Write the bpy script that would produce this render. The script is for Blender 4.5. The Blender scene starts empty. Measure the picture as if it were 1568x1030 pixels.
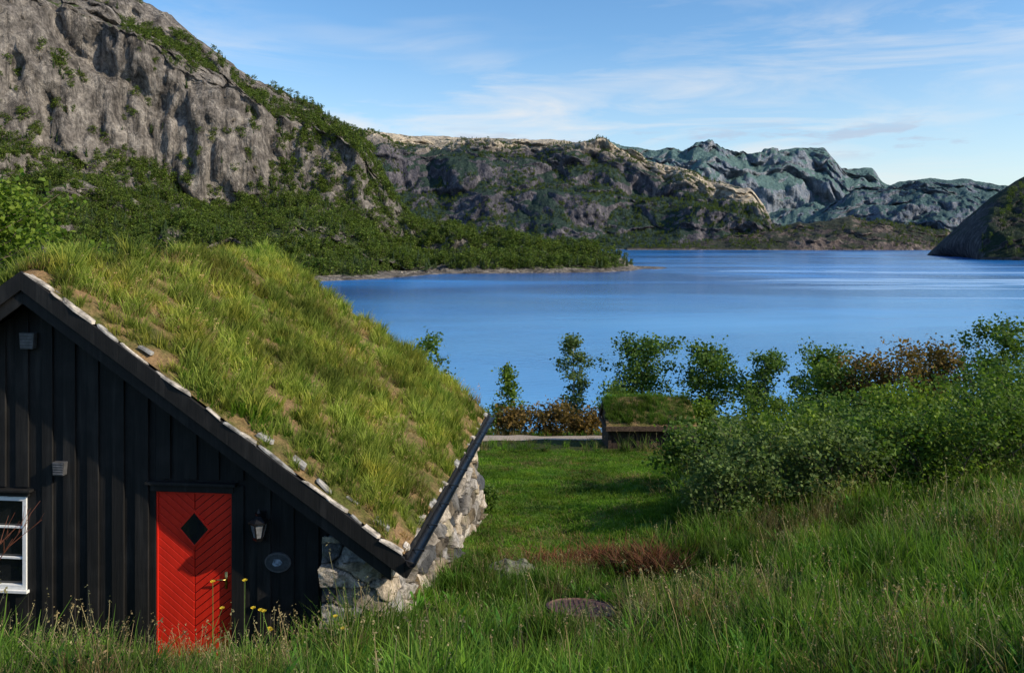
import bpy, math, random
import numpy as np
from mathutils import Vector, noise as mn
from math import radians, sin, cos, pi
random.seed(3); RNG=np.random.default_rng(7)
scene=bpy.context.scene
COL=scene.collection

# ---------------------------------------------------------------- helpers
def link(o,parent=None,coll=None):
    (coll or COL).objects.link(o)
    if parent: o.parent=parent
    return o
def mesh_obj(name,verts,faces,mats=(),midx=None,parent=None,smooth=False,coll=None):
    me=bpy.data.meshes.new(name)
    v=verts.tolist() if hasattr(verts,'tolist') else verts
    f=faces.tolist() if hasattr(faces,'tolist') else faces
    me.from_pydata(v,[],f)
    for m in mats: me.materials.append(m)
    if midx is not None: me.polygons.foreach_set('material_index',np.asarray(midx,dtype=np.int32))
    if smooth: me.polygons.foreach_set('use_smooth',np.ones(len(me.polygons),dtype=bool))
    me.update()
    return link(bpy.data.objects.new(name,me),parent,coll)
class MB:
    def __init__(s): s.v=[];s.f=[];s.m=[]
    def add(s,vs,fs,m=0):
        b=len(s.v); s.v+= [tuple(p) for p in vs]; s.f+=[tuple(i+b for i in f) for f in fs]; s.m+=[m]*len(fs)
    def box(s,x0,x1,y0,y1,z0,z1,m=0):
        s.hexa([(x0,y0,z0),(x1,y0,z0),(x1,y1,z0),(x0,y1,z0),(x0,y0,z1),(x1,y0,z1),(x1,y1,z1),(x0,y1,z1)],m)
    def hexa(s,c,m=0):
        s.add(c,[(0,3,2,1),(4,5,6,7),(0,1,5,4),(1,2,6,5),(2,3,7,6),(3,0,4,7)],m)
    def prism_y(s,poly,y0,y1,m=0):
        n=len(poly); vs=[(p[0],y0,p[1]) for p in poly]+[(p[0],y1,p[1]) for p in poly]
        fs=[tuple(range(n)),tuple(range(2*n-1,n-1,-1))]+[(i,i+n,(i+1)%n+n,(i+1)%n) for i in range(n)]
        s.add(vs,fs,m)
    def tube(s,pts,rad,n=6,m=0,cap=True):
        b=len(s.v); pts=[Vector(p) for p in pts]
        for i,p in enumerate(pts):
            d=(pts[min(i+1,len(pts)-1)]-pts[max(i-1,0)]).normalized()
            a=d.orthogonal().normalized() if abs(d.z)<.9 else Vector((1,0,0)); c=d.cross(a).normalized(); a=c.cross(d)
            for k in range(n):
                q=p+(a*cos(2*pi*k/n)+c*sin(2*pi*k/n))*rad[i]; s.v.append(tuple(q))
        for i in range(len(pts)-1):
            for k in range(n):
                s.f.append((b+i*n+k,b+i*n+(k+1)%n,b+(i+1)*n+(k+1)%n,b+(i+1)*n+k)); s.m.append(m)
        if cap:
            s.f.append(tuple(b+k for k in range(n))[::-1]); s.m.append(m)
            e=b+(len(pts)-1)*n; s.f.append(tuple(e+k for k in range(n))); s.m.append(m)
    def obj(s,name,mats,parent=None,bevel=0,smooth=False):
        o=mesh_obj(name,s.v,s.f,mats,s.m,parent,smooth)
        if bevel:
            b=o.modifiers.new('bevel','BEVEL'); b.width=bevel; b.segments=2; b.limit_method='ANGLE'
        return o
def sstep(a,b,x):
    t=np.clip((x-a)/(b-a),0,1); return t*t*(3-2*t)
def sn(x,y,s=1.0,seed=0.0):
    x=x*s;y=y*s
    return (np.sin(x*1.3+y*.7+seed)+np.sin(-x*.8+y*1.7+seed*2.1+1)+.6*np.sin(x*2.9-y*2.3+seed*.7)+.5*np.sin(x*4.7+y*5.1+seed*1.9)+.4*np.sin(-x*8.3+y*6.9+seed))/3.5

# ---------------------------------------------------------------- node helpers
class NT:
    def __init__(s,nt): s.nt=nt
    def n(s,t,ins=None,**kw):
        nd=s.nt.nodes.new(t)
        for k,v in kw.items(): setattr(nd,k,v)
        for k,v in (ins or {}).items():
            sk=nd.inputs[k]
            if isinstance(v,bpy.types.NodeSocket): s.nt.links.new(v,sk)
            else: sk.default_value=v
        return nd
    def math(s,op,a,b=0,c=None,clamp=False):
        d={0:a,1:b}
        if c is not None: d[2]=c
        return s.n('ShaderNodeMath',d,operation=op,use_clamp=clamp).outputs[0]
    def ramp(s,fac,stops,interp='LINEAR'):
        nd=s.n('ShaderNodeValToRGB',{0:fac}); cr=nd.color_ramp; cr.interpolation=interp
        while len(cr.elements)<len(stops): cr.elements.new(.5)
        for e,(p,c) in zip(cr.elements,stops):
            e.position=p; e.color=(c[0],c[1],c[2],1) if hasattr(c,'__len__') else (c,c,c,1)
        return nd.outputs[0]
    def mix(s,f,a,b,blend='MIX'):
        nd=s.n('ShaderNodeMix',data_type='RGBA',blend_type=blend)
        for sk,v in ((nd.inputs[0],f),(nd.inputs[6],a),(nd.inputs[7],b)):
            if isinstance(v,bpy.types.NodeSocket): s.nt.links.new(v,sk)
            elif hasattr(v,'__len__'): sk.default_value=(v[0],v[1],v[2],1)
            else: sk.default_value=v
        return nd.outputs[2]
    def noise(s,vec,scale,detail=5,rough=.55,dist=0):
        return s.n('ShaderNodeTexNoise',{'Vector':vec,'Scale':scale,'Detail':detail,'Roughness':rough,'Distortion':dist}).outputs[0]
    def mapping(s,vec,scale,rot=(0,0,0)):
        return s.n('ShaderNodeMapping',{'Vector':vec,'Scale':scale,'Rotation':rot}).outputs[0]
    def mrange(s,v,a,b,c,d):
        return s.n('ShaderNodeMapRange',{0:v,1:a,2:b,3:c,4:d}).outputs[0]
def newmat(name):
    m=bpy.data.materials.new(name); m.use_nodes=True; m.node_tree.nodes.clear()
    t=NT(m.node_tree); out=t.n('ShaderNodeOutputMaterial')
    co=t.n('ShaderNodeTexCoord').outputs['Object']
    return m,t,out,co
def fin(t,out,col,rough=.8,bump=None,bstr=.5,bdist=.02,metal=0,spec=.4,extra=None):
    ins={'Base Color':col if isinstance(col,bpy.types.NodeSocket) else (*col,1),'Roughness':rough,'Metallic':metal,'Specular IOR Level':spec}
    if bump is not None: ins['Normal']=t.n('ShaderNodeBump',{'Height':bump,'Strength':bstr,'Distance':bdist}).outputs[0]
    if extra: ins.update(extra)
    p=t.n('ShaderNodeBsdfPrincipled',ins)
    t.nt.links.new(p.outputs[0],out.inputs[0]); return p
def simple(name,c,rough=.6,metal=0,var=.25,scale=20,bd=.003,spec=.4):
    m,t,o,co=newmat(name)
    n=t.noise(co,scale,5)
    col=t.mix(t.ramp(n,[(.35,0),(.65,1)]),[x*(1-var) for x in c],[min(1,x*(1+var)) for x in c])
    fin(t,o,col,rough,n,.4,bd,metal,spec); return m

def leaf_mat(name,dark,light,tip=None,trans=.35,useh=False,spec=.15):
    m,t,o,co=newmat(name)
    g=t.n('ShaderNodeNewGeometry'); oi=t.n('ShaderNodeObjectInfo')
    col=t.mix(g.outputs['Random Per Island'],dark,light)
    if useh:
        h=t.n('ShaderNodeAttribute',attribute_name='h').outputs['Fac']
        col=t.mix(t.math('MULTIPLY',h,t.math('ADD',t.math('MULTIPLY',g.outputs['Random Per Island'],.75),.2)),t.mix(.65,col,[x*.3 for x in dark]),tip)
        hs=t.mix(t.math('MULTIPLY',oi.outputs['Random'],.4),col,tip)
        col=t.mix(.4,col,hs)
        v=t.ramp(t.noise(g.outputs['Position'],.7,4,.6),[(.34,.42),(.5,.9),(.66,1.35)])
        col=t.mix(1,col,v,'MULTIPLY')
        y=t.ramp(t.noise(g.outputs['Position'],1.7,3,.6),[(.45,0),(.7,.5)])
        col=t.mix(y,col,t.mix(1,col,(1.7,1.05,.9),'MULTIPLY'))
    else:
        v=t.ramp(t.noise(co,1.6,2),[(.3,.6),(.7,1.3)])
        col=t.mix(1,col,v,'MULTIPLY')
        col=t.mix(t.math('MULTIPLY',oi.outputs['Random'],.4),col,t.mix(1,col,(1.6,1.3,.9),'MULTIPLY'))
    d=t.n('ShaderNodeBsdfPrincipled',{'Base Color':col,'Roughness':.6,'Specular IOR Level':spec})
    tr=t.n('ShaderNodeBsdfTranslucent',{'Color':t.mix(1,col,(1.3,1.4,.7),'MULTIPLY')})
    mx=t.n('ShaderNodeMixShader',{0:trans,1:d.outputs[0],2:tr.outputs[0]})
    t.nt.links.new(mx.outputs[0],o.inputs[0]); return m

# ---------------------------------------------------------------- scatter
def scatter(name,P,R,S,coll,IDX=None,parent=None):
    n=len(P); me=bpy.data.meshes.new(name); me.vertices.add(n)
    me.vertices.foreach_set('co',np.asarray(P,dtype=np.float32).ravel())
    a=me.attributes.new('rot','FLOAT_VECTOR','POINT'); a.data.foreach_set('vector',np.asarray(R,dtype=np.float32).ravel())
    a=me.attributes.new('scl','FLOAT_VECTOR','POINT'); a.data.foreach_set('vector',np.asarray(S,dtype=np.float32).ravel())
    a=me.attributes.new('idx','INT','POINT')
    if IDX is None: IDX=RNG.integers(0,len(coll.objects),n)
    a.data.foreach_set('value',np.asarray(IDX,dtype=np.int32))
    me.update(); o=link(bpy.data.objects.new(name,me),parent)
    ng=bpy.data.node_groups.new(name+'_nodes','GeometryNodeTree')
    ng.interface.new_socket('Geometry',in_out='INPUT',socket_type='NodeSocketGeometry')
    ng.interface.new_socket('Geometry',in_out='OUTPUT',socket_type='NodeSocketGeometry')
    t=NT(ng); gi=t.n('NodeGroupInput'); go=t.n('NodeGroupOutput')
    ci=t.n('GeometryNodeCollectionInfo'); ci.inputs['Collection'].default_value=coll
    ci.inputs['Separate Children'].default_value=True; ci.inputs['Reset Children'].default_value=True
    def na(nm,ty): return [x for x in t.n('GeometryNodeInputNamedAttribute',{'Name':nm},data_type=ty).outputs if x.enabled][0]
    ip=t.n('GeometryNodeInstanceOnPoints')
    L=ng.links.new
    L(gi.outputs[0],ip.inputs['Points']); L(ci.outputs[0],ip.inputs['Instance'])
    ip.inputs['Pick Instance'].default_value=True
    L(na('idx','INT'),ip.inputs['Instance Index']); L(na('rot','FLOAT_VECTOR'),ip.inputs['Rotation']); L(na('scl','FLOAT_VECTOR'),ip.inputs['Scale'])
    L(ip.outputs[0],go.inputs[0])
    md=o.modifiers.new('scatter','NODES'); md.node_group=ng
    return o

# ---------------------------------------------------------------- terrain height
PY=[-80,-20,0,4,6,7,8,9.2,12,16,20,26.5,30,34,40,60,100,140,200]
PZ=[14,6,3.3,2.35,1.6,1.2,.92,.62,.1,-.45,-1.0,-1.85,-2.35,-3.2,-5.2,-11.5,-20.6,-27,-34]
def ground_z(x,y):
    x=np.asarray(x,float);y=np.asarray(y,float)
    z=(np.interp(y,PY,PZ)+np.interp(y-.6,PY,PZ)+np.interp(y+.6,PY,PZ))/3
    z=z+.12*np.clip(x-1,0,14)*(1-sstep(14,25,y))
    z=z-.62*sstep(-1.4,-2.8,x)*sstep(6.6,9.0,y)*(1-sstep(12,20,y))
    z=z+.05*sn(x,y,.9,2)*sstep(3,7,y)+.02*sn(x,y,2.7,5)
    z=z+.8*sn(x,y,.12,9)*sstep(34,60,y)
    return z
HX,HY,HC,HS=-3.74,9.4,.9954,.0958
def to_house(x,y):
    dx=x-HX;dy=y-HY
    return dx*HC-dy*HS, dx*HS+dy*HC
def lawn_mask(x,y):
    e=.35*sn(x,y,1.1,4)
    return sstep(11.4,13.2,y+e)*(1-sstep(25.2,26,y+e))*(1-sstep(0,.8,x-(2.4+(y-14)*.24)+e))*sstep(-6,-5,x)

# ---------------------------------------------------------------- rock materials
def rock_mat(name,s,ra,rb,rc,va,vb,vegbias,haze,hazecol,bd,nzk=1.0,ztop=None,topcol=None,zveg=None,streak=.75,shore=True):
    m,t,o,co=newmat(name)
    n1=t.noise(co,s*6,10,.68); n2=t.noise(t.mapping(co,(s*13,s*13,s*1.7)),1,8,.7,.6); n3=t.noise(co,s*1.3,6,.6); n4=t.noise(co,s*30,6,.7)
    crack=t.n('ShaderNodeTexVoronoi',{'Vector':t.mapping(co,(s*8,s*8,s*3.5)),'Scale':1.0,'Detail':2.0},feature='F1').outputs['Distance']
    rock=t.ramp(n1,[(.34,ra),(.5,rb),(.66,rc)])
    rock=t.mix(t.ramp(n2,[(.38,streak),(.52,0)]),rock,[x*.4 for x in ra])
    rock=t.mix(1,rock,t.ramp(n4,[(.35,.55),(.6,1.15)]),'MULTIPLY')
    veg=t.mix(t.ramp(n4,[(.35,0),(.65,1)]),va,vb)
    nz=t.n('ShaderNodeSeparateXYZ',{0:t.n('ShaderNodeNewGeometry').outputs['Normal']}).outputs[2]
    sx=t.n('ShaderNodeSeparateXYZ',{0:co}); z=sx.outputs[2]
    f=t.math('ADD',t.math('ADD',t.math('MULTIPLY',nz,nzk),t.math('MULTIPLY',n3,1.4)),t.math('MULTIPLY',n1,1.3))
    f=t.math('ADD',f,vegbias-.2)
    if zveg: f=t.math('ADD',f,t.mrange(z,zveg[0],zveg[1],zveg[2],zveg[3] if len(zveg)>3 else 0))
    if shore: f=t.math('SUBTRACT',f,t.mrange(z,-19.5,-16,.9,0))
    if ztop:
        z2=t.math('ADD',z,t.math('MULTIPLY',t.math('MAXIMUM',t.math('SUBTRACT',sx.outputs[0],ztop[3]),0),ztop[4]))
        zf=t.mrange(t.math('ADD',z2,t.math('MULTIPLY',t.math('SUBTRACT',n3,.5),ztop[2])),ztop[0],ztop[1],0,1)
        rock=t.mix(zf,rock,t.mix(1,topcol,t.ramp(n1,[(.35,.4),(.6,1.2)]),'MULTIPLY'))  # sunlight on plateau and bluff painted as paler rock colour
        f=t.math('SUBTRACT',f,t.math('MULTIPLY',zf,.4))
    vf=t.ramp(f,[(.46,0),(.54,1)])
    col=t.mix(vf,rock,veg)
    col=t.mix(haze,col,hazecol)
    h=t.math('ADD',t.math('ADD',n1,t.math('MULTIPLY',n2,1.0)),t.math('ADD',t.math('MULTIPLY',n4,.35),t.math('MULTIPLY',crack,.7)))
    fin(t,o,col,.9,h,1.0,bd,0,.12); return m

def mountain(name,cols,nu,nv,prof,amp,fs,seed,mat,back=400,ridge_amp=0,zs=.35,tshift=.05,smooth=3,Hh=.85,gully=.5):
    A=np.array(cols,float)
    d=np.r_[0,np.cumsum(np.hypot(np.diff(A[:,3]),np.diff(A[:,4]))+np.hypot(np.diff(A[:,0]),np.diff(A[:,1])))]
    u=np.linspace(0,d[-1],nu)
    C=np.stack([np.interp(u,d,A[:,k]) for k in range(6)],1)
    for _ in range(smooth): C[1:-1]=(C[:-2]+2*C[1:-1]+C[2:])/4
    nb=max(6,nv//6); T=np.r_[np.linspace(0,1,nv),1+np.linspace(0,1,nb+1)[1:]]
    V=np.zeros((len(T),nu,3)); pt,pz=zip(*prof)
    so=Vector((seed*13.7,seed*7.1,seed*3.3))
    for j in range(nu):
        fx,fy,fz,rx,ry,rz=C[j]; hx,hy=fx-rx,fy-ry; L=math.hypot(hx,hy)+1e-6; hx/=L;hy/=L
        rz2=rz+ridge_amp*mn.fractal(Vector((rx,ry,0))/fs*2+so,.8,2.1,6)
        H=max(0,min(1,(rz-fz)/60))
        for i,tt in enumerate(T):
            if tt<=1:
                x=fx+(rx-fx)*tt;y=fy+(ry-fy)*tt
                ts=tt+tshift*mn.noise(Vector((x,y,0))/fs+so)*math.sin(pi*tt)
                z=fz+(rz2-fz)*np.interp(ts,pt,pz)
                w=min(1,tt*6)*(1-.75*max(0,(tt-.8)/.2))
            else:
                b=tt-1; x=rx-hx*back*b; y=ry-hy*back*b; z=rz2-(rz2-fz+5)*b**1.4; w=.25
            if w>0:
                p=Vector((x,y,z*zs))/fs
                g=1-abs(mn.noise(p*2.1+so*1.3))*2.4; g2=1-abs(mn.noise(p*5.3-so))*2.4
                q=amp*H*w*(mn.fractal(p+so,Hh,2.15,7)-gully*(max(g,0)**2)*.5-gully*.22*max(g2,0)**2+.12)
                x+=hx*q;y+=hy*q;z+=.25*amp*H*w*mn.fractal(Vector((x,y,z))/fs*1.6-so,Hh,2.1,6)
            V[i,j]=(x,y,z)
    nr=len(T); idx=np.arange(nr*nu).reshape(nr,nu)
    F=np.stack([idx[:-1,:-1],idx[:-1,1:],idx[1:,1:],idx[1:,:-1]],-1).reshape(-1,4)
    o=mesh_obj(name,V.reshape(-1,3),F,[mat],smooth=True)
    return o,V

def scatter_on(V,n,nzmin,seed,zlo,zhi,nscale,bias,nvis,zf=.7):
    rng=np.random.default_rng(seed); nr=min(nvis,V.shape[0]-2);nu=V.shape[1]-1
    a=V[:-1,:-1];b=V[:-1,1:];c=V[1:,:-1]
    N=np.cross(b-a,c-a); ar=np.linalg.norm(N,axis=-1)+1e-9; nz=N[...,2]/ar
    ar=ar[:nr]; nz=nz[:nr]
    p=(ar*(np.clip((nz-nzmin)*4,0,1))).ravel(); p/=p.sum()
    k=rng.choice(len(p),n*4,p=p); i,j=np.divmod(k,nu)
    r1=rng.random((len(k),1));r2=rng.random((len(k),1))
    Q=a[i,j]+(b-a)[i,j]*r1+(c-a)[i,j]*r2
    out=[]
    for q in Q:
        m=mn.fractal(Vector(q)/nscale,.8,2.1,5)+bias-min(1.4,max(0,(q[2]-zlo)/(zhi-zlo)))*zf
        if q[2]>-17.5 and m>rng.random()*.3-.1: out.append(q)
        if len(out)>=n: break
    return np.array(out)

m_left=rock_mat('granite_cliff',.012,(.085,.072,.06),(.235,.207,.178),(.43,.385,.33),(.035,.06,.014),(.10,.12,.035),-1.68,.02,(.3,.4,.5),5.5,zveg=(0,120,.22,0))
m_mid=rock_mat('shaded_granite',.004,(.045,.04,.047),(.11,.097,.105),(.23,.205,.205),(.010,.025,.013),(.03,.052,.024),-1.33,.05,(.25,.35,.5),14,1.0,(350,420,140,350,.55),(.56,.47,.34))  # shade on slopes and sunlight on top are put into the rock colours
m_low=rock_mat('shore_granite',.006,(.06,.044,.038),(.14,.105,.085),(.3,.24,.19),(.018,.028,.012),(.05,.048,.02),-1.46,.04,(.25,.35,.5),8)
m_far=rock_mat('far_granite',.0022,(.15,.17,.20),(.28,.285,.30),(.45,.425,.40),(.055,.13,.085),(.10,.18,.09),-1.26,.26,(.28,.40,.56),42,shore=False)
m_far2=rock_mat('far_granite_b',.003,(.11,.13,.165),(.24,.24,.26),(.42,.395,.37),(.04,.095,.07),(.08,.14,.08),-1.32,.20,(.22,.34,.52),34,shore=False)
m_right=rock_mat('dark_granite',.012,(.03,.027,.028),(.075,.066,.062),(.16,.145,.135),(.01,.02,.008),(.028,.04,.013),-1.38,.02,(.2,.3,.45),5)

# mountains --------------------------------------------------------
L=-21
left_cols=[(-900,200,L,-1300,600,330),(-520,270,L,-760,760,350),(-420,300,L,-600,820,335),(-340,350,L,-500,870,308),(-300,380,L,-420,900,280),(-260,405,L,-375,912,252),(-220,430,L,-342,920,222),
 (-190,450,L,-308,930,196),(-150,480,L,-265,940,180),(-128,495,L,-216,945,155),(-110,508,L,-180,950,132),(-90,535,L,-160,955,97),(-75,560,L,-146,960,66),(-60,590,L,-125,940,38),(-42,610,L,-100,900,22),(-15,620,L,-60,850,14),(20,632,L,-16,800,8),(55,640,L,25,790,6),(83,650,L,61,780,2),(103,680,L,90,750,-8),(124,716,L,118,735,-16),(134,727,L,136,730,-21)]
lm,LV=mountain('rocky_mountain',left_cols,470,220,[(0,0),(.02,.02),(.2,.10),(.35,.18),(.48,.26),(.54,.34),(.585,.56),(.64,.76),(.75,.82),(.84,.87),(.9,.94),(1,1)],42,95,1.3,m_left,300,8,zs=.2,Hh=.8,gully=.6)
mid_cols=[(-1300,2300,L,-1400,3600,560),(-900,2400,L,-897,3600,536),(-600,2450,L,-676,3600,498),(-350,2500,L,-425,3600,483),(-100,2500,L,-130,3600,470),(150,2500,L,195,3600,465),(330,2500,L,401,3600,440),(500,2480,L,620,3500,360),(600,2480,L,747,3300,286),(680,2480,L,828,3100,231),(760,2480,L,885,2950,198),(810,2500,L,912,2870,127),(850,2530,L,927,2820,51),(880,2600,L,938,2750,L)]
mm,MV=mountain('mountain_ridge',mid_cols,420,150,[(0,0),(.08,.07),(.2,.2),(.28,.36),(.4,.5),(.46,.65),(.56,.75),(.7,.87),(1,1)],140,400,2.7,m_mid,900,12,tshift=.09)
low_cols=[(339,2350,L,382,2650,-14),(570,2350,L,643,2650,9),(705,2350,L,795,2650,42),(782,2350,L,882,2650,57),(878,2345,L,990,2650,72),(994,2340,L,1121,2650,84),(1129,2340,L,1273,2650,70),(1264,2350,L,1425,2650,46),(1341,2350,L,1512,2650,28),(1600,2350,L,1800,2650,20)]
lo,LoV=mountain('shore_hill',low_cols,240,60,[(0,0),(.15,.3),(.4,.55),(.7,.85),(1,1)],45,120,4.1,m_low,400,9)
far_cols=[(-500,5000,L,-700,7500,850),(300,5000,L,98,7500,880),(700,5000,L,898,7500,903),(850,5000,L,1082,7500,872),(1200,5000,L,1574,7500,829),(1280,5000,L,1697,7500,900),(1350,5000,L,1851,7500,903),(1450,5000,L,2004,7500,817),(1700,5000,L,2373,7500,817),(1900,5000,L,2711,7500,870),(2050,5000,L,2939,7500,872),(2150,5050,L,3080,7500,704),(2350,5100,L,3388,7500,679),(2400,5100,L,3480,7500,558),(2500,5100,L,3700,7500,400),(2600,5100,L,3910,7500,159)]
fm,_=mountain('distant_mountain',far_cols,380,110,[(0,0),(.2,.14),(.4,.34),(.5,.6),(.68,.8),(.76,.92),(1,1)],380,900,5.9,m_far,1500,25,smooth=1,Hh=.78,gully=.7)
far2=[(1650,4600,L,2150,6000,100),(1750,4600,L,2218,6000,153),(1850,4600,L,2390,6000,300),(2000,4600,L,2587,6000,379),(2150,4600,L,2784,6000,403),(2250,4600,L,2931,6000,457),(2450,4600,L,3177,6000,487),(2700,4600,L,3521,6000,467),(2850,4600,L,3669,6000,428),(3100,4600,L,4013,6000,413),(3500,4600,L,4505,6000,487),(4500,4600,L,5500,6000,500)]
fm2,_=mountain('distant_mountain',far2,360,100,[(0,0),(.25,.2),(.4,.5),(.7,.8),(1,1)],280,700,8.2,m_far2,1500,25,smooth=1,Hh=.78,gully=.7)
right_cols=[(645,1100,L,658,1125,L),(655,1085,L,674,1145,8),(690,1050,L,712,1180,38),(750,1010,L,790,1300,68),(830,980,L,870,1380,108),(950,920,L,960,1430,140),(1150,850,L,1170,1500,200),(1550,800,L,1550,1500,280)]
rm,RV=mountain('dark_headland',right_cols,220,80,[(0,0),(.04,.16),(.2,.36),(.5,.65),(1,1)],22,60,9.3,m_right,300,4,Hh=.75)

# lake ------------------------------------------------------------
m,t,o,co=newmat('lake_water')
nn=t.noise(t.mapping(co,(.35,.9,1)),1.0,7,.62); big=t.noise(t.mapping(co,(.0035,.007,1),(0,0,.35)),1,4,.6,.8)
wind=t.ramp(big,[(.38,0),(.64,1)])
sxy=t.n('ShaderNodeSeparateXYZ',{0:co})
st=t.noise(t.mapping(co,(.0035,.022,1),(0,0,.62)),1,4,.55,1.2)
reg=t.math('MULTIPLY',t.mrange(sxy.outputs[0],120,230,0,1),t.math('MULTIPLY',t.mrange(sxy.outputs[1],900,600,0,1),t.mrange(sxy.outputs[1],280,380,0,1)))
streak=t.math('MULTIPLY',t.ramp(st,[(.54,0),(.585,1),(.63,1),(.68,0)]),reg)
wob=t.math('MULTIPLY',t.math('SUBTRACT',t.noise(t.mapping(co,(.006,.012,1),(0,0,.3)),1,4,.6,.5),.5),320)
refl_tint=t.mrange(t.math('SUBTRACT',t.math('ADD',sxy.outputs[1],wob),t.math('MULTIPLY',sxy.outputs[0],.6)),420,110,0,1)  # mask for sky reflection painted as paler base colour on the nearer water
col=t.mix(wind,(.003,.105,.36),(.012,.20,.58)); col=t.mix(refl_tint,col,(.13,.40,.72)); col=t.mix(t.math('MULTIPLY',streak,.75),col,(.45,.62,.78))
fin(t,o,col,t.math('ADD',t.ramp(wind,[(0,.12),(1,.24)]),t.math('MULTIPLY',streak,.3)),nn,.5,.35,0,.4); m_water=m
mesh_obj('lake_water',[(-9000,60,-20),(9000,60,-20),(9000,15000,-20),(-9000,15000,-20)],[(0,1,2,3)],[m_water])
mesh_obj('lake_bed',[(-30000,-30000,-36),(30000,-30000,-36),(30000,30000,-36),(-30000,30000,-36)],[(0,1,2,3)],[simple('silt',(.1,.1,.08),.9,scale=.1)])

# ground ----------------------------------------------------------
m,t,o,co=newmat('meadow_soil')
n1=t.noise(co,1.2,6,.6); n2=t.noise(co,14,6,.7); n3=t.noise(co,60,3,.6)
lawn=t.n('ShaderNodeAttribute',attribute_name='lawn').outputs['Fac']
g1=t.mix(n1,(.035,.06,.012),(.09,.08,.025)); g1=t.mix(t.ramp(n2,[(.4,0),(.62,1)]),g1,(.02,.035,.008))
g2=t.mix(t.ramp(n1,[(.35,0),(.65,1)]),(.05,.15,.012),(.12,.18,.02)); g2=t.mix(t.ramp(n2,[(.45,0),(.7,.5)]),g2,(.14,.14,.03)); g2=t.mix(1,g2,t.ramp(n3,[(.3,.5),(.65,1.15)]),'MULTIPLY')
fin(t,o,t.mix(lawn,g1,g2),.95,n2,.7,.05,0,.1); m_ground=m
xs=np.r_[np.linspace(-400,-40,30)[:-1],np.linspace(-40,-12,40)[:-1],np.linspace(-12,20,180)[:-1],np.linspace(20,60,50)[:-1],np.linspace(60,400,30)]
ys=np.r_[np.linspace(-60,3,30)[:-1],np.linspace(3,34,180)[:-1],np.linspace(34,180,90)]
X,Y=np.meshgrid(xs,ys); Z=ground_z(X,Y)
idx=np.arange(X.size).reshape(X.shape)
F=np.stack([idx[:-1,:-1],idx[:-1,1:],idx[1:,1:],idx[1:,:-1]],-1).reshape(-1,4)
gr=mesh_obj('ground',np.stack([X,Y,Z],-1).reshape(-1,3),F,[m_ground],smooth=True)
a=gr.data.attributes.new('lawn','FLOAT','POINT'); a.data.foreach_set('value',lawn_mask(X,Y).ravel().astype(np.float32))
m_gravel=simple('gravel',(.36,.29,.22),.95,var=.4,scale=30,bd=.02)
def path_y(x): return 29.6+.35*np.sin(x*.4)
px=np.linspace(-9,14,90); V=[];Fp=[]
for i,x in enumerate(px):
    yc=path_y(x)
    for k in range(5):
        y=yc-.9+1.8*k/4; V.append((x,y,float(ground_z(x,y))+.05-.03*abs(k-2)/2))
for i in range(len(px)-1):
    for k in range(4): b=i*5+k; Fp.append((b,b+5,b+6,b+1))
mesh_obj('gravel_path',V,[f[::-1] for f in Fp],[m_gravel],smooth=True)

# ---------------------------------------------------------------- plant templates
m_bark=simple('bark',(.12,.09,.065),.9,var=.5,scale=12,bd=.01)
m_birch=simple('birch_bark',(.42,.4,.36),.8,var=.5,scale=9,bd=.005)
m_leafA=leaf_mat('leaf_green',(.035,.085,.014),(.12,.195,.038))
m_leafB=leaf_mat('leaf_willow',(.055,.1,.03),(.16,.225,.08),spec=.08)
m_leafC=leaf_mat('leaf_olive_brown',(.075,.06,.018),(.21,.14,.045))
m_leafD=leaf_mat('leaf_bright',(.055,.12,.015),(.17,.25,.035))
m_forest=leaf_mat('forest_leaf',(.05,.095,.016),(.14,.20,.035),trans=.3)
m_conif=leaf_mat('forest_needle',(.022,.045,.018),(.055,.085,.026),trans=.15)

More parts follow.
